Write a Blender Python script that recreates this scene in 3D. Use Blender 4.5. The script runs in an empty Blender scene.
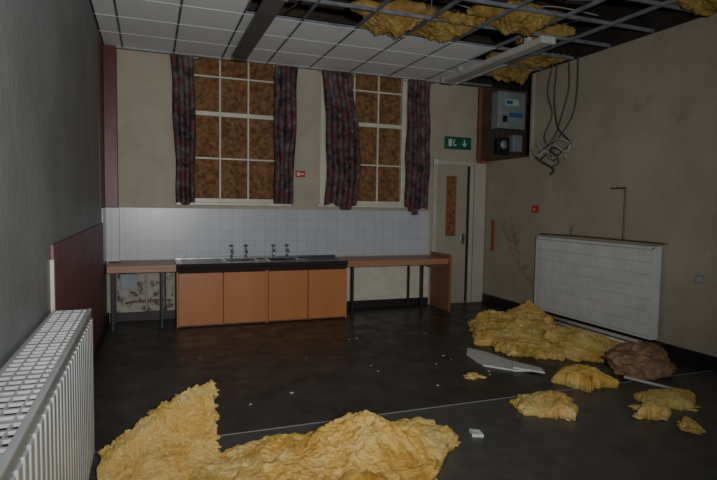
import bpy, bmesh, math, random
from mathutils import Vector, Matrix, noise
random.seed(7)
D=7.6; XL=-.52; XR=5.1; ZC=3.45; ZT=4.25; YB=-1.6
# ---------------------------------------------------------------- materials
def mat(name,col,rough=.7,metal=0,col2=None,scale=6,detail=6,bump=0,bscale=None,lo=.35,hi=.65,spec=.5,aniso=None):
    m=bpy.data.materials.new(name); m.use_nodes=True; nt=m.node_tree; n=nt.nodes; l=nt.links
    b=n['Principled BSDF']; b.inputs['Roughness'].default_value=rough; b.inputs['Metallic'].default_value=metal
    b.inputs['Specular IOR Level'].default_value=spec
    b.inputs['Base Color'].default_value=(*col,1)
    tc=n.new('ShaderNodeTexCoord'); mp=n.new('ShaderNodeMapping'); l.new(tc.outputs['Object'],mp.inputs[0])
    if aniso: mp.inputs['Scale'].default_value=aniso
    if col2:
        t=n.new('ShaderNodeTexNoise'); t.inputs['Scale'].default_value=scale; t.inputs['Detail'].default_value=detail
        t.inputs['Roughness'].default_value=.65
        l.new(mp.outputs[0],t.inputs['Vector'])
        r=n.new('ShaderNodeValToRGB'); r.color_ramp.elements[0].position=lo; r.color_ramp.elements[1].position=hi
        r.color_ramp.elements[0].color=(*col,1); r.color_ramp.elements[1].color=(*col2,1)
        l.new(t.outputs['Fac'],r.inputs[0]); l.new(r.outputs[0],b.inputs['Base Color'])
    if bump:
        t2=n.new('ShaderNodeTexNoise'); t2.inputs['Scale'].default_value=bscale or scale*3; t2.inputs['Detail'].default_value=8
        l.new(mp.outputs[0],t2.inputs['Vector'])
        bp=n.new('ShaderNodeBump'); bp.inputs['Strength'].default_value=bump; bp.inputs['Distance'].default_value=.02
        l.new(t2.outputs['Fac'],bp.inputs['Height']); l.new(bp.outputs[0],b.inputs['Normal'])
    return m
M={}
M['wall_back']=mat('cream_paint',(.35,.32,.25),.6,col2=(.42,.39,.31),scale=2.5,bump=.15,bscale=25)
M['wall_left']=mat('grey_green_paint',(.18,.195,.195),.5,col2=(.235,.25,.25),scale=1.8,bump=.2,bscale=20)
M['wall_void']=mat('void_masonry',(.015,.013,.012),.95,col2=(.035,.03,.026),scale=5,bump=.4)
M['maroon']=mat('maroon_paint',(.095,.012,.018),.4,col2=(.14,.022,.028),scale=3,bump=.1)
M['dado']=mat('dado_maroon',(.14,.032,.052),.5,col2=(.22,.07,.09),scale=4,bump=.1)
M['white']=mat('white_gloss',(.46,.44,.38),.35,col2=(.38,.36,.30),scale=5)
M['winw']=mat('window_white',(.66,.64,.55),.35,col2=(.54,.52,.44),scale=5)
M['doorp']=mat('door_paint',(.38,.355,.29),.4,col2=(.33,.305,.245),scale=3)
M['doorw']=mat('door_panel_white',(.48,.46,.40),.4,col2=(.42,.40,.34),scale=3)
M['rad']=mat('radiator_enamel',(.60,.62,.62),.35,col2=(.52,.54,.53),scale=4)
M['radb']=mat('radiator_seam',(.40,.42,.43),.4,col2=(.36,.37,.38),scale=6)
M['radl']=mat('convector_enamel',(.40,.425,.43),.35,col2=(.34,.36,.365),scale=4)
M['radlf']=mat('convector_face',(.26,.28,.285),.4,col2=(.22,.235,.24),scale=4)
M['raddark']=mat('radiator_inside',(.02,.02,.023),.8,col2=(.05,.05,.05),scale=20)
M['chip']=mat('chipboard',(.10,.043,.016),.85,col2=(.29,.145,.058),scale=16,detail=9,lo=.36,hi=.62,bump=.3)
M['orange']=mat('orange_laminate',(.42,.16,.055),.45,col2=(.50,.20,.07),scale=3,aniso=(1,1,.2))
M['shelf']=mat('shelf_laminate',(.34,.16,.09),.4,col2=(.44,.23,.13),scale=5,aniso=(.3,3,3))
M['endp']=mat('dark_teak',(.20,.085,.04),.5,col2=(.28,.12,.06),scale=5,aniso=(3,1,.4))
M['steel']=mat('stainless',(.30,.31,.32),.32,1,col2=(.18,.19,.19),scale=9)
M['chrome']=mat('chrome',(.55,.56,.58),.15,1)
M['black']=mat('black_metal',(.02,.02,.022),.5)
M['dark']=mat('dark_edge_gap_shade',(.03,.019,.013),.9)  # near-black for painted gap shade and the dark sink edge
M['tile']=mat('ceiling_tile',(.88,.91,.93),.85,col2=(.82,.85,.87),scale=14,bump=.2,bscale=70)
M['tbar']=mat('grid_bar',(.26,.28,.32),.4,.2,col2=(.15,.17,.20),scale=6)
M['fit']=mat('fitting_enamel',(.15,.15,.135),.5,col2=(.11,.11,.10),scale=3)
M['fitw']=mat('fitting_enamel_white',(.50,.51,.48),.5,col2=(.40,.41,.39),scale=3)
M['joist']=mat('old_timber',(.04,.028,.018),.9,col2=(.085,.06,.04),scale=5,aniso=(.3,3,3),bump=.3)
def wool(name,c1,c2,c3):
    m=bpy.data.materials.new(name); m.use_nodes=True; nt=m.node_tree; n=nt.nodes; l=nt.links; b=n['Principled BSDF']
    b.inputs['Roughness'].default_value=1; b.inputs['Specular IOR Level'].default_value=.1
    tc=n.new('ShaderNodeTexCoord'); mp=n.new('ShaderNodeMapping'); l.new(tc.outputs['Object'],mp.inputs[0]); mp.inputs['Scale'].default_value=(.35,1,1.8); mp.inputs['Rotation'].default_value=(0,.1,.5)
    def N(s,d,ro=.7,dist=0,src=None):
        t=n.new('ShaderNodeTexNoise'); t.inputs['Scale'].default_value=s; t.inputs['Detail'].default_value=d; t.inputs['Roughness'].default_value=ro; t.inputs['Distortion'].default_value=dist; l.new(src or tc.outputs['Object'],t.inputs['Vector']); return t
    a=N(3.5,10,.75,.6); c=N(75,6,.8,1.2,mp.outputs[0])
    ad=n.new('ShaderNodeMath'); ad.operation='MULTIPLY_ADD'; l.new(c.outputs['Fac'],ad.inputs[0]); ad.inputs[1].default_value=.55; l.new(a.outputs['Fac'],ad.inputs[2])
    r=n.new('ShaderNodeValToRGB'); e=r.color_ramp.elements; e[0].position=.56; e[0].color=(*c1,1); e[1].position=.94; e[1].color=(*c3,1); q=e.new(.74); q.color=(*c2,1)
    l.new(ad.outputs[0],r.inputs[0]); l.new(r.outputs[0],b.inputs['Base Color'])
    bp=n.new('ShaderNodeBump'); bp.inputs['Strength'].default_value=1; bp.inputs['Distance'].default_value=.016; l.new(c.outputs['Fac'],bp.inputs['Height'])
    b2=n.new('ShaderNodeBump'); b2.inputs['Strength'].default_value=.45; b2.inputs['Distance'].default_value=.03; l.new(N(26,8,.7,1,mp.outputs[0]).outputs['Fac'],b2.inputs['Height']); l.new(bp.outputs[0],b2.inputs['Normal'])
    l.new(b2.outputs[0],b.inputs['Normal']); return m
M['ins']=wool('glass_wool',(.52,.26,.04),(.84,.54,.14),(.96,.78,.36))
M['ins2']=wool('glass_wool_dusty',(.44,.23,.045),(.76,.50,.14),(.92,.74,.36))
M['insv']=wool('glass_wool_dark',(.20,.12,.035),(.42,.27,.08),(.60,.44,.17))  # darker wool colours for the overhead pieces
M['paper']=mat('brown_paper',(.17,.09,.045),.75,col2=(.34,.20,.11),scale=5,bump=.6,bscale=14)
M['plaster']=mat('broken_tile',(.50,.52,.50),.9,col2=(.62,.63,.60),scale=10,bump=.4)
M['red']=mat('red_plastic',(.50,.02,.015),.4)
M['redp']=mat('red_rod',(.35,.02,.015),.4)
M['green']=mat('exit_green',(.01,.12,.07),.4)
M['signw']=mat('sign_white',(.50,.62,.56),.5)
M['blue']=mat('blue_label',(.05,.16,.36),.5)
M['box']=mat('switch_box',(.30,.34,.36),.45,col2=(.24,.27,.29),scale=5)
M['brown']=mat('brown_board',(.06,.035,.02),.7,col2=(.10,.06,.035),scale=6,bump=.2)
M['cable']=mat('cable_grey',(.07,.07,.07),.6)
M['cablew']=mat('cable_white',(.36,.36,.34),.6)
M['bb']=mat('skirting_black',(.02,.017,.017),.5)
M['copper']=mat('copper_pipe',(.16,.10,.07),.45,.4)
M['rubble']=mat('stripped_wall',(.10,.085,.075),.9,col2=(.46,.43,.38),scale=9,detail=8,lo=.40,hi=.52,bump=.6)
# right wall: stained
m=mat('right_wall_paint',(.32,.29,.225),.55,col2=(.38,.35,.275),scale=1.6,bump=.2,bscale=16); M['wall_right']=m
nt=m.node_tree; n=nt.nodes; l=nt.links; b=n['Principled BSDF']
src=b.inputs['Base Color'].links[0].from_socket
t=n.new('ShaderNodeTexNoise'); t.inputs['Scale'].default_value=1.1; t.inputs['Detail'].default_value=10; t.inputs['Roughness'].default_value=.75
tc=[x for x in n if x.type=='TEX_COORD'][0]; l.new(tc.outputs['Object'],t.inputs['Vector'])
r=n.new('ShaderNodeValToRGB'); r.color_ramp.elements[0].position=.58; r.color_ramp.elements[1].position=.66
l.new(t.outputs['Fac'],r.inputs[0]); mx=n.new('ShaderNodeMix'); mx.data_type='RGBA'
l.new(r.outputs[0],mx.inputs[0]); l.new(src,mx.inputs[6]); mx.inputs[7].default_value=(.23,.20,.15,1); l.new(mx.outputs[2],b.inputs['Base Color'])
# floor
m=bpy.data.materials.new('floor_vinyl'); m.use_nodes=True; M['floor']=m
nt=m.node_tree; n=nt.nodes; l=nt.links; b=n['Principled BSDF']; b.inputs['Specular IOR Level'].default_value=.5
tc=n.new('ShaderNodeTexCoord'); sx=n.new('ShaderNodeSeparateXYZ'); l.new(tc.outputs['Object'],sx.inputs[0])
def nz(sc,de,ro=.6):
    t=n.new('ShaderNodeTexNoise'); t.inputs['Scale'].default_value=sc; t.inputs['Detail'].default_value=de; t.inputs['Roughness'].default_value=ro
    l.new(tc.outputs['Object'],t.inputs['Vector']); return t
def ramp(s,a,ca,b_,cb):
    r=n.new('ShaderNodeValToRGB'); r.color_ramp.elements[0].position=a; r.color_ramp.elements[1].position=b_
    r.color_ramp.elements[0].color=(*ca,1); r.color_ramp.elements[1].color=(*cb,1); l.new(s,r.inputs[0]); return r.outputs[0]
def mix(fac,a,c):
    q=n.new('ShaderNodeMix'); q.data_type='RGBA'; l.new(fac,q.inputs[0])
    if isinstance(a,tuple): q.inputs[6].default_value=(*a,1)
    else: l.new(a,q.inputs[6])
    if isinstance(c,tuple): q.inputs[7].default_value=(*c,1)
    else: l.new(c,q.inputs[7])
    return q.outputs[2]
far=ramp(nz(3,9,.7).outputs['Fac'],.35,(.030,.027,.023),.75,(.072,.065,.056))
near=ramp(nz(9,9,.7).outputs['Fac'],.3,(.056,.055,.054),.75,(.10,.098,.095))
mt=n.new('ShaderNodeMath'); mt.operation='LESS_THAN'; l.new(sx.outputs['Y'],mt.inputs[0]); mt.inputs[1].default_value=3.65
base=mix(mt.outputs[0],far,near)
base=mix(ramp(nz(2.2,12,.8).outputs['Fac'],.58,(0,0,0),.74,(.5,.5,.5)),base,(.18,.165,.14))
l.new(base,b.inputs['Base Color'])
l.new(ramp(nz(4,5).outputs['Fac'],.3,(.26,.26,.26),.7,(.52,.52,.52)),b.inputs['Roughness'])
bp=n.new('ShaderNodeBump'); bp.inputs['Strength'].default_value=.2; bp.inputs['Distance'].default_value=.008; l.new(nz(40,6).outputs['Fac'],bp.inputs['Height']); l.new(bp.outputs[0],b.inputs['Normal'])
# wall tiles
def tilemat(name,axis):
    m=bpy.data.materials.new(name); m.use_nodes=True; nt=m.node_tree; n=nt.nodes; l=nt.links; b=n['Principled BSDF']
    tc=n.new('ShaderNodeTexCoord'); s=n.new('ShaderNodeSeparateXYZ'); c=n.new('ShaderNodeCombineXYZ')
    l.new(tc.outputs['Object'],s.inputs[0]); l.new(s.outputs[axis],c.inputs['X'])
    ad=n.new('ShaderNodeMath'); ad.operation='SUBTRACT'; l.new(s.outputs['Z'],ad.inputs[0]); ad.inputs[1].default_value=.73; l.new(ad.outputs[0],c.inputs['Y'])
    br=n.new('ShaderNodeTexBrick'); br.offset=0; br.squash=1; l.new(c.outputs[0],br.inputs['Vector'])
    br.inputs['Scale'].default_value=1; br.inputs['Brick Width'].default_value=.15; br.inputs['Row Height'].default_value=.15
    br.inputs['Mortar Size'].default_value=.0025; br.inputs['Color1'].default_value=(.45,.48,.53,1); br.inputs['Color2'].default_value=(.49,.52,.57,1)
    br.inputs['Mortar'].default_value=(.32,.34,.39,1); l.new(br.outputs['Color'],b.inputs['Base Color']); b.inputs['Roughness'].default_value=.3
    return m
M['wtx']=tilemat('wall_tiles_back','X'); M['wty']=tilemat('wall_tiles_side','Y')
# curtain
m=mat('curtain_floral',(.045,.038,.045),.9,col2=(.17,.14,.145),scale=10,detail=4,lo=.40,hi=.62,spec=.1); M['curt']=m
nt=m.node_tree; n=nt.nodes; l=nt.links; b=n['Principled BSDF']; src=b.inputs['Base Color'].links[0].from_socket
v=n.new('ShaderNodeTexNoise'); v.inputs['Scale'].default_value=13; v.inputs['Detail'].default_value=4
tc=[x for x in n if x.type=='TEX_COORD'][0]; l.new(tc.outputs['Object'],v.inputs['Vector'])
r=n.new('ShaderNodeValToRGB'); r.color_ramp.elements[0].position=.50; r.color_ramp.elements[1].position=.62; l.new(v.outputs['Fac'],r.inputs[0])
mx=n.new('ShaderNodeMix'); mx.data_type='RGBA'; l.new(r.outputs[0],mx.inputs[0]); l.new(src,mx.inputs[6]); mx.inputs[7].default_value=(.17,.055,.06,1); l.new(mx.outputs[2],b.inputs['Base Color'])
# ---------------------------------------------------------------- builder
class B:
    def __init__(s,name): s.name=name; s.bm=bmesh.new(); s.mats=[]
    def mi(s,m):
        if m not in s.mats: s.mats.append(m)
        return s.mats.index(m)
    def box(s,x0,x1,y0,y1,z0,z1,m,bev=0,rot=None):
        t=bmesh.new(); bmesh.ops.create_cube(t,size=1)
        c=Vector(((x0+x1)/2,(y0+y1)/2,(z0+z1)/2))
        bmesh.ops.scale(t,vec=(x1-x0,y1-y0,z1-z0),verts=t.verts)
        if bev: bmesh.ops.bevel(t,geom=t.edges[:],offset=bev,segments=2,affect='EDGES',profile=.5)
        if rot is not None: bmesh.ops.rotate(t,cent=(0,0,0),matrix=rot,verts=t.verts)
        bmesh.ops.translate(t,vec=c,verts=t.verts); s.merge(t,m)
    def merge(s,t,m,smooth=False):
        i=s.mi(m)
        for f in t.faces: f.material_index=i; f.smooth=smooth
        me=bpy.data.meshes.new('t'); t.to_mesh(me); t.free(); s.bm.from_mesh(me); bpy.data.meshes.remove(me)
    def cyl(s,a,b,r,m,seg=14,r2=None):
        a=Vector(a); b=Vector(b); d=b-a; t=bmesh.new()
        bmesh.ops.create_cone(t,cap_ends=True,segments=seg,radius1=r,radius2=r if r2 is None else r2,depth=d.length)
        q=d.to_track_quat('Z','Y').to_matrix().to_4x4(); bmesh.ops.transform(t,matrix=Matrix.Translation((a+b)/2)@q,verts=t.verts)
        s.merge(t,m,True)
    def sph(s,c,r,m,sc=(1,1,1)):
        t=bmesh.new(); bmesh.ops.create_uvsphere(t,u_segments=14,v_segments=10,radius=r); bmesh.ops.scale(t,vec=sc,verts=t.verts)
        bmesh.ops.translate(t,vec=c,verts=t.verts); s.merge(t,m,True)
    def tube(s,pts,r,m,seg=8,sub=6):
        P=[Vector(p) for p in pts]; Q=[]
        for i in range(len(P)-1):
            p0=P[max(i-1,0)];p1=P[i];p2=P[i+1];p3=P[min(i+2,len(P)-1)]
            for k in range(sub):
                t=k/sub
                Q.append(.5*((2*p1)+(-p0+p2)*t+(2*p0-5*p1+4*p2-p3)*t*t+(-p0+3*p1-3*p2+p3)*t**3))
        Q.append(P[-1]); t=bmesh.new(); rings=[]
        for i,q in enumerate(Q):
            d=(Q[min(i+1,len(Q)-1)]-Q[max(i-1,0)]).normalized(); a=d.orthogonal().normalized() if i==0 else (pa-d*pa.dot(d)).normalized(); pa=a; c=d.cross(a)
            rings.append([t.verts.new(q+(a*math.cos(2*math.pi*k/seg)+c*math.sin(2*math.pi*k/seg))*r) for k in range(seg)])
        for i in range(len(rings)-1):
            for k in range(seg): t.faces.new((rings[i][k],rings[i][(k+1)%seg],rings[i+1][(k+1)%seg],rings[i+1][k]))
        t.faces.new(rings[0][::-1]); t.faces.new(rings[-1]); s.merge(t,m,True)
    def poly(s,pts,z0,z1,m):
        t=bmesh.new(); lo=[t.verts.new((x,y,z0)) for x,y in pts]; hi=[t.verts.new((x,y,z1)) for x,y in pts]
        t.faces.new(hi); t.faces.new(lo[::-1]); k=len(pts)
        for i in range(k): t.faces.new((lo[i],lo[(i+1)%k],hi[(i+1)%k],hi[i]))
        bmesh.ops.recalc_face_normals(t,faces=t.faces[:]); s.merge(t,m)
    def sheet(s,fn,nu,nv,m,thick=0):
        t=bmesh.new(); V=[[t.verts.new(fn(i/nu,j/nv)) for j in range(nv+1)] for i in range(nu+1)]
        for i in range(nu):
            for j in range(nv): t.faces.new((V[i][j],V[i+1][j],V[i+1][j+1],V[i][j+1]))
        if thick:
            W=[[t.verts.new(V[i][j].co-Vector((0,0,thick))) for j in range(nv+1)] for i in range(nu+1)]
            for i in range(nu):
                for j in range(nv): t.faces.new((W[i][j],W[i][j+1],W[i+1][j+1],W[i+1][j]))
            for i in range(nu):
                t.faces.new((V[i][0],W[i][0],W[i+1][0],V[i+1][0])); t.faces.new((V[i][nv],V[i+1][nv],W[i+1][nv],W[i][nv]))
            for j in range(nv):
                t.faces.new((V[0][j],V[0][j+1],W[0][j+1],W[0][j])); t.faces.new((V[nu][j],W[nu][j],W[nu][j+1],V[nu][j+1]))
        bmesh.ops.recalc_face_normals(t,faces=t.faces[:]); s.merge(t,m,True)
    def tuft(s,c,r,m,sd):
        t=bmesh.new(); bmesh.ops.create_icosphere(t,subdivisions=3,radius=1)
        rr=random.Random(sd); sx=rr.uniform(.8,2.4); sy=rr.uniform(.6,1.4); sz=rr.uniform(.3,.6); an=rr.uniform(0,3.1); ca,sa=math.cos(an),math.sin(an)
        for v in t.verts:
            p=v.co.copy(); k=1+.5*noise.noise(p*1.6+Vector((sd,0,0)))+.5*noise.noise(p*4+Vector((0,sd,0)))+.35*noise.noise(p*9)
            x,y=p.x*sx*k*r,p.y*sy*k*r
            v.co=Vector((x*ca-y*sa,x*sa+y*ca,p.z*sz*r*k))+Vector(c)
            if v.co.z<.003: v.co.z=.003
        s.merge(t,m,True)
    def lump(s,outline,h,m,z=0,seed=0,na=150,nr=34,rough=.05,edge=.6,power=5,fn=None,low=.0,tufts=0,er=1.0):
        k=len(outline); cx=sum(p[0] for p in outline)/k; cy=sum(p[1] for p in outline)/k; ring=[]
        for a in range(na):
            t=a/na*k; i=int(t)%k; u=t-int(t)
            p0,p1,p2,p3=[Vector(outline[(i+o)%k]) for o in (-1,0,1,2)]
            q=.5*((2*p1)+(-p0+p2)*u+(2*p0-5*p1+4*p2-p3)*u*u+(-p0+3*p1-3*p2+p3)*u**3); ring.append(q)
        t=bmesh.new(); top=[]
        for j in range(1,nr+1):
            rr=j/nr; row=[]
            for a,q in enumerate(ring):
                dv=Vector((q.x-cx,q.y-cy)); dl=dv.length
                e=er*rough*(1.6*noise.noise(Vector((q.x*5,q.y*5,seed)))*rr**2+1.1*noise.noise(Vector((q.x*16,q.y*16,seed+3)))*rr**9+.7*noise.noise(Vector((q.x*40,q.y*40,seed+3)))*rr**14)
                x=cx+dv.x*rr+dv.x/dl*e; y=cy+dv.y*rr+dv.y/dl*e
                hh=h*(edge+(1-edge)*(1-rr**power)) if rr<.97 else h*edge*.75
                p=Vector((x,y,seed*3.1))
                wq=p+Vector((noise.noise(p*3),noise.noise(p*3+Vector((9,0,0))),0))*.12
                rid=1-2.2*abs(noise.noise(wq*3.4)); rid2=1-2.2*abs(noise.noise(wq*9))
                nn=noise.noise(p*2.0)*.34+(rid-.5)*.22+(rid2-.5)*.09+noise.noise(p*22)*.05+noise.noise(p*55)*.06
                if fn: hh+=fn(x,y)
                zz=max(.012,hh*(1+nn*1.0)+rough*nn*.7)
                row.append(t.verts.new((x,y,z+zz)))
            top.append(row)
        c=t.verts.new((cx,cy,sum(v.co.z for v in top[0])/na))
        for a in range(na): t.faces.new((c,top[0][a],top[0][(a+1)%na]))
        for j in range(nr-1):
            for a in range(na): t.faces.new((top[j][a],top[j+1][a],top[j+1][(a+1)%na],top[j][(a+1)%na]))
        rg=random.Random(seed); pts=[]
        for i in range(tufts):
            j=nr-1-int(abs(rg.gauss(0,.05))*nr); j=max(0,min(nr-1,j)); v=top[j][rg.randrange(na)].co.copy(); pts.append((v,rg.uniform(.010,.030)))
        bot=[]
        for a in range(na):
            co=top[-1][a].co; w=.985-.05*abs(noise.noise(Vector((co.x*9,co.y*9,seed+5))))
            bot.append(t.verts.new((cx+(co.x-cx)*w,cy+(co.y-cy)*w,z-low)))
        for a in range(na): t.faces.new((top[-1][a],bot[a],bot[(a+1)%na],top[-1][(a+1)%na]))
        t.faces.new(bot[::-1]); bmesh.ops.recalc_face_normals(t,faces=t.faces[:]); s.merge(t,m,True)
        for i,(v,r_) in enumerate(pts): s.tuft((v.x,v.y,max(r_*.3,v.z*rg.uniform(.1,.9)-r_*.4)),r_,m,seed*100+i)
    def done(s):
        me=bpy.data.meshes.new(s.name); s.bm.to_mesh(me); s.bm.free()
        for m in s.mats: me.materials.append(M[m])
        o=bpy.data.objects.new(s.name,me); bpy.context.scene.collection.objects.link(o); return o
# ---------------------------------------------------------------- room shell
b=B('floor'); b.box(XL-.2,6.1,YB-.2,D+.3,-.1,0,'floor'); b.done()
b=B('trim_1'); b.box(XL+.03,XR-.03,3.640,3.650,0,.003,'radlf'); b.done()
W1=(.45,1.73); W2=(2.38,3.68); ZS=1.56; ZW=3.85
b=B('wall_back')
b.box(XL-.2,W1[0],D,D+.3,0,ZC,'wall_back'); b.box(W1[0],W1[1],D,D+.3,0,ZS,'wall_back'); b.box(W1[1],W2[0],D,D+.3,0,ZC,'wall_back')
b.box(W2[0],W2[1],D,D+.3,0,ZS,'wall_back'); b.box(W2[1],6.1,D,D+.3,0,ZC,'wall_back')
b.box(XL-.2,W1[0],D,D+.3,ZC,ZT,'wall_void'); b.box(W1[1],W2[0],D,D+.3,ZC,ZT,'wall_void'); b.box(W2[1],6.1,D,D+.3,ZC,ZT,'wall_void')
for w in (W1,W2): b.box(w[0],w[1],D,D+.3,ZW,ZT,'wall_void')
b.done()
b=B('wall_left'); b.box(XL-.2,XL,YB,D,0,ZC,'wall_left'); b.box(XL-.2,XL,YB,D,ZC,ZT,'wall_void'); b.done()
b=B('wall_right'); RY0=6.5; RZ0=2.28
b.box(XR,XR+.9,YB,RY0,0,ZC,'wall_right'); b.box(XR,XR+.9,RY0,D,0,RZ0,'wall_right'); b.box(XR+.85,XR+1,RY0,D,RZ0,ZC,'wall_right')
b.box(XR,XR+.95,YB,RY0,ZC,ZT,'wall_void'); b.box(XR+.85,XR+1,RY0,D,ZC,ZT,'wall_void'); b.done()
b=B('wall_front'); b.box(XL-.2,XR+.9,YB-.2,YB,0,ZC,'wall_back'); b.box(XL-.2,XR+.9,YB-.2,YB,ZC,ZT,'wall_void'); b.done()
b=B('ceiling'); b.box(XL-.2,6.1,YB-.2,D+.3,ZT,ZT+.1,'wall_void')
for i in range(20):
    y=YB+.3+i*.45
    b.box(XL,XR,y,y+.05,ZT-.22,ZT,'joist')
b.done()
# suspended ceiling grid and tiles
b=B('suspended_ceiling_grid')
xs=[-.3+.6*k for k in range(9)]; ys=[7.5-.6*k for k in range(15)]
for x in xs:
    b.box(x-.012,x+.012,YB+.01,D-.01,ZC,ZC+.003,'tbar'); b.box(x-.002,x+.002,YB+.01,D-.01,ZC,ZC+.04,'tbar')
for y in ys:
    xe=4.5 if y>6.2 else (3.9 if y>5.6 else .9)
    b.box(XL+.01,xe,y-.012,y+.012,ZC-.001,ZC+.002,'tile'); b.box(xe,XR-.01,y-.012,y+.012,ZC-.001,ZC+.002,'tbar'); b.box(XL+.01,XR-.01,y-.002,y+.002,ZC+.002,ZC+.036,'tbar')
for (x,y) in [(.3,6.3),(1.5,5.1),(2.7,5.1),(3.9,5.1),(2.7,3.9),(3.9,3.9),(4.5,5.7),(1.5,3.9),(3.3,6.3)]:
    b.cyl((x,y,ZC+.03),(x+.03,y,ZT-.1),.003,'tbar',6)
b.done()
b=B('ceiling_tiles'); X2=[XL+.01]+xs+[XR-.01]; Y2=[D-.01]+ys
for i in range(len(X2)-1):
    for j in range(len(Y2)-1):
        cx=(X2[i]+X2[i+1])/2; cy=(Y2[j]+Y2[j+1])/2
        ok = cx<1.1 or (cy>5.7 and cx<3.9) or (cy>6.3 and cx<4.5) or (cy>6.9 and cx<4.6)
        if cx>1 and cy<1.2: ok=True
        if ok:
            dz=.004+random.random()*.004
            b.box(X2[i]+.006,X2[i+1]-.006,Y2[j+1]+.006,Y2[j]-.006,ZC+dz,ZC+dz+.015,'tile')
b.done()
b=B('glass_wool_insulation_overhead')
def ell(cx,cy,rx,ry,k=9,j=.25,sd=0):
    rr=random.Random(sd); return [(cx+rx*math.cos(2*math.pi*i/k)*(1+rr.uniform(-j,j)),cy+ry*math.sin(2*math.pi*i/k)*(1+rr.uniform(-j,j))) for i in range(k)]
for (cx,cy,rx,ry,h,sd) in [(2.45,5.35,.5,.25,.14,1),(3.5,4.85,.45,.2,.12,2),(4.72,6.55,.30,.26,.22,3),(4.55,3.75,.3,.2,.12,4),(3.05,5.5,.3,.2,.12,5),(4.3,5.3,.25,.35,.1,6),(3.2,3.9,.4,.2,.1,8)]:
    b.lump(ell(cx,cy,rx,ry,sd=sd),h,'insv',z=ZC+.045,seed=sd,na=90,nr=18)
# batts drooping through the open cells between the grid bars
def droop(x0,x1,y0,y1,dp,sd):
    def fn(u,v):
        e=min(1,4*min(u,1-u))*min(1,4*min(v,1-v))
        return (x0+(x1-x0)*u+.015*noise.noise(Vector((v*9,sd,0))),y0+(y1-y0)*v+.015*noise.noise(Vector((u*9,sd,4))),ZC+.055-dp*e*(.7+.6*noise.noise(Vector((u*2.5,v*2.5,sd))))+.05*noise.noise(Vector((u*5,v*4,sd)))*e+.025*noise.noise(Vector((u*15,v*13,sd)))+.012*noise.noise(Vector((u*40,v*40,sd))))
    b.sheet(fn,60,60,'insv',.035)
droop(4.53,5.05,6.33,6.87,.16,2); droop(2.13,2.66,5.13,5.66,.14,9); droop(2.74,3.26,4.95,5.06,.04,3)
droop(3.34,3.86,4.53,5.06,.13,5); droop(2.74,3.26,5.14,5.66,.09,6); droop(4.55,5.05,3.35,3.86,.12,7); droop(4.53,5.05,5.73,6.26,.05,8)
b.done()
b=B('loose_ceiling_cables')
for k in range(12):
    r=random.Random(k); y=3.2+r.random()*2.6; pts=[(1.4+i*.6,y+r.uniform(-.25,.25),ZC+.2+r.uniform(-.05,.4)) for i in range(7)]
    b.tube(pts,.008,'cable' if k%3 else 'cablew',6)
b.done()
# ---------------------------------------------------------------- fluorescent battens
def batten(x,y0,y1,z,mm):
    b=B('fluorescent_light_fitting')
    b.box(x-.09,x+.09,y0,y1,z,z+.055,mm,.008); 
    b.box(x-.075,x+.075,y0+.02,y1-.02,z-.012,z+.002,mm,.004)
    b.box(x-.095,x+.095,y0-.02,y0+.03,z-.016,z+.06,mm,.006); b.box(x-.095,x+.095,y1-.03,y1+.02,z-.016,z+.06,mm,.006)
    b.box(x-.03,x+.03,y0+.3,y0+.36,z+.05,ZC-.002,mm); b.box(x-.03,x+.03,y1-.36,y1-.3,z+.05,ZC-.002,mm)
    b.done()
batten(1.07,4.9,7.1,ZC-.09,'fit'); batten(3.97,4.85,6.95,ZC-.14,'fitw')
# ---------------------------------------------------------------- windows
def window(idx,w):
    b=B('window_%d'%idx); x0,x1=w
    yf=D+.06
    b.box(x0,x0+.07,yf,yf+.09,ZS,ZW,'winw',.005); b.box(x1-.07,x1,yf,yf+.09,ZS,ZW,'winw',.005)
    b.box(x0+.07,x1-.07,yf,yf+.09,ZS,ZS+.05,'winw',.005); b.box(x0+.07,x1-.07,yf,yf+.09,ZW-.05,ZW,'winw',.005)
    ix0=x0+.07; ix1=x1-.07; cw=(ix1-ix0)/3
    b.box(ix0,ix1,yf+.01,yf+.07,2.715,2.775,'winw',.006)
    for z in (2.15,3.24): b.box(ix0,ix1,yf+.025,yf+.06,z-.012,z+.012,'winw',.004)
    for k in (1,2): b.box(ix0+cw*k-.012,ix0+cw*k+.012,yf+.02,yf+.062,ZS+.05,ZW-.05,'winw',.004)
    b.box(ix0,ix1,yf+.07,yf+.088,ZS+.02,ZW-.02,'chip')
    b.box(x0-.0,x0+.012,D,yf,ZS,ZW,'winw'); b.box(x1-.012,x1,D,yf,ZS,ZW,'winw')
    b.box(x0-.09,x0-.005,D-.022,D-.002,ZS,ZC-.01,'winw',.005); b.box(x1+.005,x1+.09,D-.022,D-.002,ZS,ZC-.01,'winw',.005)
    b.box(x0-.13,x1+.13,D-.07,D-.002,ZS-.045,ZS-.002,'winw',.008); b.box(x0+.002,x1-.002,D-.002,yf,ZS,ZS+.012,'winw')
    b.done()
window(1,W1); window(2,W2)
def curtain(xa,xb,zb,folds,seed,prof):
    b=B('curtain')
    def fn(s,t):
        z=ZC-.03-(ZC-.03-zb(s))*t; w0,w1=prof(t); 
        x=xa+(xb-xa)*(w0+(w1-w0)*s)
        ph=2*math.pi*folds*s+2.2*noise.noise(Vector((s*2,t*2.5,seed)))
        y=D-.14+.05*math.sin(ph)*(.6+.4*t)+.02*noise.noise(Vector((s*9,t*5,seed)))
        x+=.016*math.cos(ph)+.02*noise.noise(Vector((t*3.5,seed,s)))
        return (x,y,z)
    b.sheet(fn,130,60,'curt')
    b.cyl((xa,D-.10,ZC-.035),(xb,D-.10,ZC-.035),.012,'white',8)
    b.done()
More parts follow.
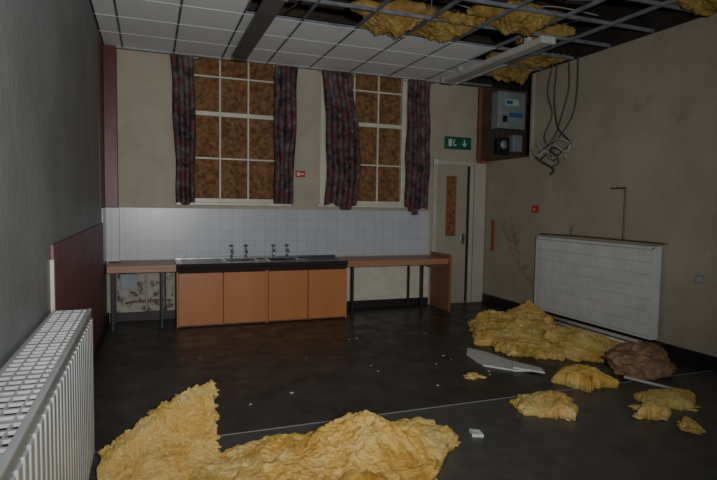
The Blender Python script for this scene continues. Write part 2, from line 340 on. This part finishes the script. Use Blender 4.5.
curtain(.24,.60,lambda s:1.53+.02*math.sin(s*9),4.5,1,lambda t:(.0+.22*t,.86+.10*math.sin(t*3)-.04*t))
curtain(1.58,1.94,lambda s:1.55,4.5,4,lambda t:(.02,.98-.15*t))
curtain(2.22,2.80,lambda s:1.52+.05*math.sin(s*7),6,6,lambda t:(.05+.16*math.sin(t*2.2),.80+.20*math.sin(t*2.6)+.1*t))
curtain(3.56,4.06,lambda s:1.47+.06*math.sin(s*8+1),5,9,lambda t:(.05,.80+.05*t if t<.7 else .835-.25*(t-.7)))
# ---------------------------------------------------------------- tiles, column, dado
b=B('tiled_splashback'); b.box(-.36,4.08,D-.014,D-.001,.80,1.47,'wtx'); b.box(XL+.001,XL+.012,6.95,D-.16,.80,1.47,'wty'); b.box(XL+.001,-.36,D-.16,D-.001,.80,1.47,'wtx'); b.done()
b=B('trim_2'); b.box(XL+.002,-.37,D-.15,D-.002,1.475,ZC-.005,'maroon',.004); b.box(XL+.001,XL+.006,6.75,D-.16,1.475,ZC-.005,'maroon'); b.done()
b=B('trim_3'); b.box(XL+.001,XL+.014,3.46,6.94,.13,1.30,'dado'); b.box(XL+.001,XL+.02,3.42,3.458,.93,1.22,'white'); b.done()
b=B('baseboard_left'); b.box(XL+.001,XL+.025,YB,D-.01,0,.13,'bb',.004); b.done()
b=B('baseboard_back'); b.box(XL+.03,4.08,D-.022,D-.001,0,.12,'bb',.004); b.done()
b=B('baseboard_right'); b.box(XR-.025,XR-.001,YB,D-.03,0,.14,'bb',.004); b.done()
b=B('trim_4'); b.box(-.4,.28,D-.012,D-.002,.12,.70,'rubble'); b.box(2.55,4.08,D-.012,D-.002,.12,.68,'winw'); b.done()  # white panel added to lighten the dim wall under the right shelf
b=B('water_pipes')
b.tube([(-.30,D-.06,.25),(-.05,D-.06,.27),(.25,D-.06,.26)],.013,'copper'); b.tube([(-.05,D-.06,.14),(-.05,D-.06,.4),(-.05,D-.06,.66)],.013,'white'); b.tube([(.18,D-.06,.14),(.18,D-.06,.66)],.013,'copper')
b.box(-.36,-.16,D-.06,D-.02,.42,.62,'box',.004)
b.done()
# ---------------------------------------------------------------- sink unit
YF=7.0
b=B('kitchen_sink_unit')
x0,x1=.30,2.52
b.box(x0,x1,YF+.04,D-.025,.06,.66,'endp'); b.box(x0,x1,YF+.06,YF+.08,0,.06,'endp')
for a,c in ((x0,x0+.02),(1.40,1.43),(x1-.02,x1)): b.box(a,c,YF+.015,YF+.06,.0,.69,'orange',.002)
for a,c in ((.322,.852),(.864,1.396),(1.434,1.958),(1.972,2.498)): b.box(a,c,YF,YF+.02,.025,.675,'orange',.003)
b.box(x0,x1,YF+.03,YF+.05,.655,.735,'dark')  # dark band painted in as the shadow under the sink top
zt=.79; yb0,yb1=YF+.14,YF+.47; bowls=((.93,1.33),(1.50,1.92))
b.box(x0,x1,YF-.02,yb0,zt-.04,zt,'steel',.004); b.box(x0,x1,yb1,D-.03,zt-.04,zt,'steel',.004)
for a,c in ((x0,.93),(1.33,1.50),(1.92,x1)): b.box(a,c,yb0-.002,yb1+.002,zt-.03,zt-.002,'steel')
b.box(x0,x1,D-.05,D-.028,zt,zt+.03,'steel',.004)
b.box(x0,x1,YF-.022,YF-.012,zt-.045,zt+.003,'dark',.003)
for a,c in bowls:
    b.box(a,c,yb0,yb1,zt-.19,zt-.18,'steel'); b.box(a,a+.006,yb0,yb1,zt-.18,zt-.004,'steel'); b.box(c-.006,c,yb0,yb1,zt-.18,zt-.004,'steel')
    b.box(a,c,yb0,yb0+.006,zt-.18,zt-.004,'steel'); b.box(a,c,yb1-.006,yb1,zt-.18,zt-.004,'chrome')
    b.cyl(((a+c)/2,(yb0+yb1)/2,zt-.18),((a+c)/2,(yb0+yb1)/2,zt-.175),.035,'chrome')
    for q in ((a,c,yb0-.01,yb0),(a,c,yb1,yb1+.01),(a-.01,a,yb0-.01,yb1+.01),(c,c+.01,yb0-.01,yb1+.01)): b.box(q[0],q[1],q[2],q[3],zt-.002,zt+.005,'chrome')
for rng in ((.38,.86),(2.0,2.46)):
    k=0; y=yb0
    while y<yb1: b.box(rng[0],rng[1],y,y+.012,zt,zt+.005,'steel',.002); y+=.035
for x in (1.03,1.22,1.60,1.79):
    yy=D-.10
    b.cyl((x,yy,zt),(x,yy,zt+.012),.028,'chrome'); b.cyl((x,yy,zt),(x,yy,zt+.13),.014,'chrome')
    b.tube([(x,yy,zt+.09),(x,yy-.03,zt+.135),(x,yy-.09,zt+.13),(x,yy-.12,zt+.09)],.011,'chrome')
    b.cyl((x,yy,zt+.12),(x,yy,zt+.175),.016,'chrome',r2=.012); b.cyl((x-.032,yy,zt+.185),(x+.032,yy,zt+.185),.009,'chrome'); b.cyl((x,yy-.032,zt+.185),(x,yy+.032,zt+.185),.009,'chrome'); b.sph((x,yy,zt+.19),.016,'chrome')
b.done()
b=B('worktop_table')
b.box(XL+.04,.296,YF,D-.025,.745,.785,'shelf',.004); b.box(XL+.04,.296,YF+.02,YF+.045,.70,.745,'shelf')
for x in (-.42,.13):
    for y in (YF+.07,D-.10): b.box(x-.016,x+.016,y-.016,y+.016,0,.745,'black',.002)
    b.box(x-.012,x+.012,YF+.07,D-.10,.70,.725,'black')
b.done()
b=B('worktop_table')
b.box(2.524,4.10,YF,D-.025,.745,.785,'shelf',.004); b.box(2.524,4.10,YF+.02,YF+.045,.70,.745,'shelf')
b.box(4.105,4.14,YF-.01,D-.035,0,.84,'endp',.003)
b.box(3.85,4.10,YF+.1,D-.03,.66,.68,'endp')
for x in (2.62,3.70):
    for y in (YF+.07,D-.08): b.box(x-.016,x+.016,y-.016,y+.016,0,.745,'black',.002)
    b.box(x-.012,x+.012,YF+.07,D-.08,.70,.725,'black')
b.done()
# ---------------------------------------------------------------- door area
b=B('door_1'); y=D
b.box(4.13,4.20,y-.03,y-.001,0,2.27,'doorw',.005); b.box(4.13,4.86,y-.03,y-.001,2.20,2.27,'doorw',.005); b.box(4.79,4.86,y-.03,y-.001,0,2.20,'doorw',.005)
b.box(4.21,4.74,y-.018,y-.002,.01,2.195,'doorp',.003); b.box(4.745,4.785,y-.012,y-.002,0.01,2.19,'dark')  # dark strip set in as the shade between door leaf and frame
b.box(4.36,4.54,y-.024,y-.016,1.08,2.03,'endp',.002); b.box(4.38,4.52,y-.028,y-.022,1.10,2.01,'chip')
b.box(4.66,4.71,y-.03,y-.018,.95,1.12,'steel',.002); b.cyl((4.69,y-.03,1.05),(4.69,y-.07,1.05),.009,'chrome'); b.cyl((4.69,y-.065,1.05),(4.59,y-.065,1.05),.009,'chrome')
b.box(4.875,5.08,y-.02,y-.002,0,2.25,'doorw',.003); b.box(4.865,4.875,y-.012,y-.002,0,2.25,'dark')
b.done()
b=B('fire_exit_sign')
b.box(4.31,4.77,D-.05,D-.002,2.45,2.64,'green',.004)
b.box(4.36,4.42,D-.054,D-.049,2.49,2.60,'signw'); b.box(4.44,4.46,D-.054,D-.049,2.53,2.575,'signw'); b.sph((4.47,D-.05,2.59),.012,'signw',(1,.4,1)); b.box(4.45,4.50,D-.054,D-.049,2.50,2.52,'signw')
b.box(4.635,4.655,D-.054,D-.049,2.53,2.60,'signw')
t=bmesh.new(); vs=[t.verts.new(p) for p in ((4.60,D-.054,2.54),(4.645,D-.054,2.485),(4.69,D-.054,2.54))]; t.faces.new(vs); b.merge(t,'signw')
b.done()
b=B('light_switch'); b.box(4.12,4.20,D-.04,D-.031,2.2,2.28,'signw',.004); b.box(4.15,4.17,D-.045,D-.039,2.22,2.26,'white',.002); b.done()
b=B('fire_notice_sign'); b.box(1.93,2.07,D-.012,D-.002,1.93,2.02,'red',.002); b.box(1.95,1.99,D-.014,D-.011,1.95,2.0,'signw'); b.box(2.0,2.05,D-.014,D-.011,1.965,1.985,'signw'); b.done()
b=B('fire_alarm_call_point'); b.box(XR-.04,XR-.002,6.28,6.38,1.48,1.58,'red',.004); b.box(XR-.044,XR-.039,6.31,6.35,1.51,1.55,'white',.002); b.done()
b=B('fire_hose_rod'); b.box(XR-.03,XR-.002,7.33,7.37,.85,1.32,'redp',.006); b.sph((XR-.02,7.35,1.33),.022,'redp'); b.done()
# ---------------------------------------------------------------- meter alcove
b=B('electrical_meter_cupboard')
b.box(4.90,5.93,D-.03,D-.002,RZ0+.01,ZC-.01,'brown')
b.box(4.90,4.94,D-.07,D-.03,RZ0+.01,ZC-.01,'endp',.003); 
b.box(XR+.002,XR+.84,RY0+.01,D-.04,RZ0+.002,RZ0+.03,'brown'); b.box(XR+.82,XR+.848,RY0+.01,D-.04,RZ0+.03,ZC-.01,'brown')
b.box(4.90,XR,D-.09,D-.03,RZ0-.03,RZ0+.01,'endp',.003)
b.box(XR-.03,XR-.001,RY0-.05,RY0+.0,RZ0-.05,ZC-.01,'wall_right',.003)
b.done()
b=B('electrical_switch_box')
b.box(5.14,5.66,D-.22,D-.032,2.80,3.38,'box',.01); b.box(5.16,5.64,D-.228,D-.218,2.82,3.36,'box',.006)
b.box(5.26,5.52,D-.232,D-.226,3.16,3.26,'signw'); b.box(5.28,5.40,D-.235,D-.231,3.18,3.24,'blue'); b.box(5.22,5.30,D-.24,D-.226,2.9,3.0,'black',.004)
b.box(5.34,5.60,D-.232,D-.226,2.98,3.05,'blue')
b.done()
b=B('electricity_meter'); b.box(5.2,5.42,D-.16,D-.032,2.40,2.66,'black',.01); b.cyl((5.31,D-.17,2.55),(5.31,D-.16,2.55),.07,'box',20); b.box(5.5,5.68,D-.14,D-.032,2.45,2.72,'box',.01)
b.tube([(5.3,D-.1,2.66),(5.32,D-.12,2.75),(5.3,D-.1,2.79)],.012,'cable'); b.tube([(5.6,D-.1,2.72),(5.58,D-.1,2.79)],.012,'cable'); b.done()
# ---------------------------------------------------------------- hanging cables
b=B('hanging_cables')
def cab(pts,r=.009,m='cable'): b.tube([(XR-.05-o,y,z) for o,y,z in pts],r,m,7,8)
cab([(0,5.75,3.46),(.02,5.70,3.1),(.05,5.76,2.8),(.02,5.9,2.55),(.06,6.0,2.35),(.03,5.85,2.25),(.05,5.7,2.32)])
cab([(.03,5.55,3.46),(.05,5.52,3.0),(.03,5.62,2.7),(.05,5.85,2.45),(.02,6.1,2.38),(.06,6.2,2.30)])
cab([(.02,6.02,3.46),(.04,6.08,3.1),(.02,6.0,2.8),(.05,6.1,2.5),(.03,5.95,2.3),(.05,5.8,2.15),(.02,5.95,2.1)])
cab([(.01,5.95,3.46),(.05,5.93,3.0),(.08,5.8,2.6),(.05,5.6,2.38),(.06,5.75,2.3)])
cab([(.05,6.25,2.45),(.04,6.1,2.30),(.08,5.9,2.38),(.05,5.68,2.28),(.05,5.62,2.38),(.08,5.8,2.45),(.03,6.0,2.42)],.013,'cablew')
cab([(.03,6.2,2.2),(.06,6.0,2.27),(.08,5.85,2.18),(.05,5.75,2.3),(.05,5.95,2.35)],.012,'cable')
cab([(.05,6.3,2.3),(.08,6.15,2.2),(.05,6.0,2.12),(.08,5.85,2.05),(.05,5.95,2.0)],.014,'cable')
cab([(.05,6.35,2.36),(.08,6.2,2.26),(.05,6.05,2.32),(.08,5.9,2.2),(.05,5.72,2.24),(.05,5.66,2.18)],.013,'cablew')
b.box(XR-.07,XR-.002,6.12,6.22,2.36,2.46,'box',.005)
b.done()
# ---------------------------------------------------------------- right radiator
b=B('wall_radiator'); y0,y1,z0,z1=4.24,6.12,.17,1.15; xf=XR-.15
b.box(xf,xf+.03,y0,y1,z0,z1,'radb',.008); b.box(xf+.06,xf+.09,y0+.02,y1-.02,z0+.02,z1-.02,'rad',.006)
ny=14; nzz=7; dy=(y1-y0-.04)/ny; dz=(z1-z0-.06)/nzz
for i in range(ny):
    for j in range(nzz):
        b.box(xf-.004,xf+.002,y0+.02+i*dy+.003,y0+.02+(i+1)*dy-.003,z0+.03+j*dz+.003,z0+.03+(j+1)*dz-.003,'rad',.0015)
b.box(xf-.006,xf+.10,y0-.003,y1+.003,z1-.02,z1+.012,'rad',.004); b.box(xf-.006,xf+.095,y0-.004,y0+.02,z0+.0,z1,'rad'); b.box(xf-.006,xf+.095,y1-.02,y1+.004,z0+.0,z1,'rad'); b.box(xf-.006,xf+.03,y0,y1,z0,z0+.025,'rad')
for y in (y0+.3,y1-.3): b.box(xf+.09,XR-.002,y,y+.04,z0+.2,z1-.2,'rad')
b.done()
b=B('heating_pipes')
b.cyl((XR-.10,4.2,.10),(XR-.10,6.5,.10),.022,'white'); b.cyl((XR-.10,4.2,.045),(XR-.10,6.5,.045),.02,'rad'); b.done()
b=B('copper_pipe')
b.tube([(XR-.03,6.2,1.19),(XR-.03,5.4,1.20),(XR-.03,4.2,1.19)],.010,'copper')
b.tube([(XR-.03,5.6,1.2),(XR-.03,5.6,1.32)],.008,'copper')
b.tube([(XR-.03,4.98,1.79),(XR-.03,4.80,1.79),(XR-.03,4.77,1.76),(XR-.03,4.77,1.4),(XR-.03,4.77,1.19)],.010,'copper',8,4)
b.done()
b=B('wall_socket'); b.box(XR-.03,XR-.002,3.78,3.86,.83,.91,'box',.004); b.box(XR-.033,XR-.029,3.80,3.84,.85,.89,'white',.002); b.done()
# ---------------------------------------------------------------- left radiator
b=B('convector_radiator'); xa,xb=XL+.02,-.31; y0,y1=.55,3.36; z0,z1=.10,.95
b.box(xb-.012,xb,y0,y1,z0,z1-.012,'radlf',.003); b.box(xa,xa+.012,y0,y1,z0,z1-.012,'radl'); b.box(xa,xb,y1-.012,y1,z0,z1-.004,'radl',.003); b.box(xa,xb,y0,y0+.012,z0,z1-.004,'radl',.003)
b.box(xa+.02,xb-.02,y0+.02,y1-.02,z0+.05,z1-.10,'raddark')
b.box(xa,xa+.018,y0,y1,z1-.014,z1,'radl',.002); b.box(xb-.020,xb+.002,y0,y1,z1-.014,z1,'radl',.003)
k=y0
i=0
while k<y1-.03:
    wd=.016 if i%4 else .030
    b.box(xa+.01,xb-.01,k,k+wd,z1-.012,z1-.001,'radl',.002); k+=.056; i+=1
for xx in (xa+.055,xa+.10,xa+.145): b.box(xx,xx+.007,y0,y1,z1-.013,z1-.0015,'radl')
k=y0+.03
while k<y1-.04: b.box(xb-.002,xb+.010,k,k+.050,z0+.04,z1-.05,'radl',.004); k+=.075
b.box(xb-.14,xb-.02,y0+.2,y0+.26,0,z0+.01,'radl'); b.box(xb-.14,xb-.02,y1-.26,y1-.2,0,z0+.01,'radl')
b.cyl((-.44,y1,.86),(-.44,y1+.07,.86),.012,'copper'); b.cyl((-.44,y1+.05,.84),(-.44,y1+.05,.93),.022,'white'); b.cyl((-.44,y1+.05,.0),(-.44,y1+.05,.84),.010,'copper')
b.done()
# ---------------------------------------------------------------- floor debris
b=B('glass_wool_insulation')
b.lump([(.10,2.62),(.17,2.95),(.35,3.25),(.8,3.33),(1.15,3.30),(1.5,3.32),(1.84,3.10),(1.70,2.85),(1.28,2.55),(.85,2.35),(.4,2.4)],.14,'ins',seed=1,na=340,nr=90,rough=.06,fn=lambda x,y:.08*math.exp(-((x-1.2)**2+(y-3.0)**2)/.06),tufts=90)
b.done()
b=B('glass_wool_insulation')
def flap(u,v):
    x=-.27+.62*u+.03*noise.noise(Vector((v*4,0,u*3)))+.03*v*u+.02*u*noise.noise(Vector((v*12,3,1)))+.015*u*noise.noise(Vector((v*35,3,1))); yb=2.78+.22*u; yt=3.28+.40*u
    top=.11+.215*math.sin(u*1.45)+.03*noise.noise(Vector((u*5,3,1)))+.02*noise.noise(Vector((u*17,3,1)))+.015*noise.noise(Vector((u*50,3,1)))
    y=yb+(yt-yb)*v+.02*noise.noise(Vector((u*6,v*6,5)))
    z=.055+top*v**1.1+.04*noise.noise(Vector((u*3,v*3,7)))+.012*noise.noise(Vector((u*11,v*11,2)))+.007*noise.noise(Vector((u*40,v*40,2)))
    return (x,y,max(z,.05))
b.sheet(flap,150,120,'ins',.045)
rg=random.Random(3)
for i in range(26):
    u=rg.random(); p=flap(u,1.0) if i%2 else flap(1.0,u); b.tuft((p[0],p[1],p[2]-.02),rg.uniform(.010,.022),'ins',900+i)
b.done()
b=B('glass_wool_insulation')
b.lump([(3.56,5.45),(3.48,4.95),(3.68,4.5),(4.15,4.27),(4.62,4.2),(4.80,4.5),(4.76,5.2),(4.86,5.9),(4.55,6.15),(4.2,6.2),(3.86,5.95)],.14,'ins2',seed=4,na=340,nr=90,rough=.08,fn=lambda x,y:.15*math.exp(-((x-4.62)**2+(y-5.9)**2)/.05)+.08*math.exp(-((x-4.2)**2+(y-5.4)**2)/.1)+.06*math.exp(-((x-4.4)**2+(y-4.6)**2)/.05),tufts=90)
b.lump([(3.95,5.95),(3.9,5.55),(4.25,5.25),(4.6,5.35),(4.78,5.75),(4.55,6.05),(4.2,6.12)],.20,'ins2',seed=6,na=200,nr=50,rough=.07,edge=.75,tufts=30)
b.lump([(4.0,4.75),(4.15,4.45),(4.55,4.38),(4.68,4.7),(4.5,5.0),(4.15,5.02)],.20,'ins2',seed=7,na=160,nr=40,rough=.07,edge=.7,tufts=24)
b.done()
for i,(o,h) in enumerate([(ell(3.55,3.74,.22,.2,9,.3,11),.12),(ell(2.86,3.33,.22,.2,9,.3,12),.10),(ell(3.52,2.96,.12,.1,8,.2,13),.09),(ell(3.56,2.70,.07,.09,8,.2,14),.08),(ell(2.73,4.2,.06,.05,7,.2,15),.045),(ell(3.86,3.15,.26,.14,9,.25,16),.08)]):
    b=B('glass_wool_scrap'); b.lump(o,h,'ins2' if i%2 else 'ins',seed=20+i,na=140,nr=30,rough=.045,tufts=14,er=1.0); b.done()
b=B('brown_paper_sack')
t=bmesh.new(); bmesh.ops.create_icosphere(t,subdivisions=5,radius=1)
for v in t.verts:
    p=v.co.copy(); q=p+Vector((noise.noise(p*2),noise.noise(p*2+Vector((5,0,0))),noise.noise(p*2+Vector((0,7,0)))))*.5
    k=1+.28*noise.noise(p*1.3+Vector((3,1,0)))-.42*abs(noise.noise(q*1.9))-.16*abs(noise.noise(q*4.6))-.06*abs(noise.noise(q*11))
    v.co=Vector((p.x*.38*k,p.y*.25*k,max(-.09,p.z*.19*k)))+Vector((4.34,3.82,.092))
b.merge(t,'paper',True); b.done()
b=B('broken_ceiling_tile'); b.poly([(3.08,4.85),(3.02,4.45),(3.22,4.2),(3.42,4.15),(3.38,4.4),(3.32,4.85),(3.22,5.05)],.003,.02,'plaster'); b.poly([(3.22,4.25),(3.40,4.02),(3.46,4.15),(3.34,4.42)],.021,.036,'plaster'); b.done()
b=B('white_conduit_tube'); b.cyl((3.80,3.50,.11),(4.23,3.20,.02),.013,'cablew'); b.done()
b=B('plaster_debris'); r=random.Random(5)
def blocked(x,y):
    return (3.3<x and y>4.0) or (x<2.0 and y<3.6) or (x>3.2 and y<4.1) or y>6.9 or (2.5<x and y<3.7) or (x>2.6 and x<2.9 and y<4.4)
cnt=0
while cnt<24:
    if cnt<12: x=r.gauss(3.0,.3); y=r.gauss(4.6,.5)
    else: x=r.uniform(-.2,3.9); y=r.uniform(3.8,6.8)
    if blocked(x,y): continue
    cnt+=1
    q=r.choice([.005,.006,.008,.01,.014])
    t=bmesh.new(); bmesh.ops.create_icosphere(t,subdivisions=1,radius=q); bmesh.ops.scale(t,vec=(r.uniform(.6,1.5),r.uniform(.6,1.5),.4),verts=t.verts)
    for v in t.verts: v.co*=r.uniform(.7,1.2)
    bmesh.ops.translate(t,vec=(x,y,q*.35),verts=t.verts); b.merge(t,'plaster')
b.poly([(2.02,3.08),(2.09,3.05),(2.11,3.13),(2.05,3.17)],.0,.02,'plaster')
b.done()
# ---------------------------------------------------------------- light
def area(name,loc,rot,size,sy,e,col):
    L=bpy.data.lights.new(name,'AREA'); L.shape='RECTANGLE'; L.size=size; L.size_y=sy; L.energy=e; L.color=col
    o=bpy.data.objects.new(name,L); o.location=loc; o.rotation_euler=rot; bpy.context.scene.collection.objects.link(o)
L=bpy.data.lights.new('camera_flash','SPOT'); L.energy=690; L.spot_size=math.radians(100); L.spot_blend=1; L.shadow_soft_size=.06; L.color=(1,.98,.94)
o=bpy.data.objects.new('camera_flash',L); o.location=(.15,-.35,1.72); o.rotation_euler=(math.radians(94),0,math.radians(-15)); bpy.context.scene.collection.objects.link(o)
area('rear_fill',(2.0,YB+.05,1.5),(math.radians(95),0,0),2.0,1.6,17,(.80,.91,1))  # added fill lamp behind the camera; no doorway is built there
w=bpy.data.worlds.new('world'); bpy.context.scene.world=w; w.use_nodes=True; w.node_tree.nodes['Background'].inputs[0].default_value=(.02,.022,.025,1)
# ---------------------------------------------------------------- camera
f=547.0; yaw=math.radians(20.9); pitch=math.atan(35/547); roll=math.radians(.9)
F=Vector((math.sin(yaw)*math.cos(pitch),math.cos(yaw)*math.cos(pitch),-math.sin(pitch)))
R0=Vector((math.cos(yaw),-math.sin(yaw),0)); U0=R0.cross(F)
R=R0*math.cos(roll)+U0*math.sin(roll); U=U0*math.cos(roll)-R0*math.sin(roll)
cd=bpy.data.cameras.new('camera'); cd.sensor_width=36; cd.lens=36*f/717; cd.clip_start=.02
co=bpy.data.objects.new('camera',cd); bpy.context.scene.collection.objects.link(co)
mm=Matrix((R,U,-F)).transposed().to_4x4(); mm.translation=(0,0,1.55); co.matrix_world=mm
bpy.context.scene.camera=co
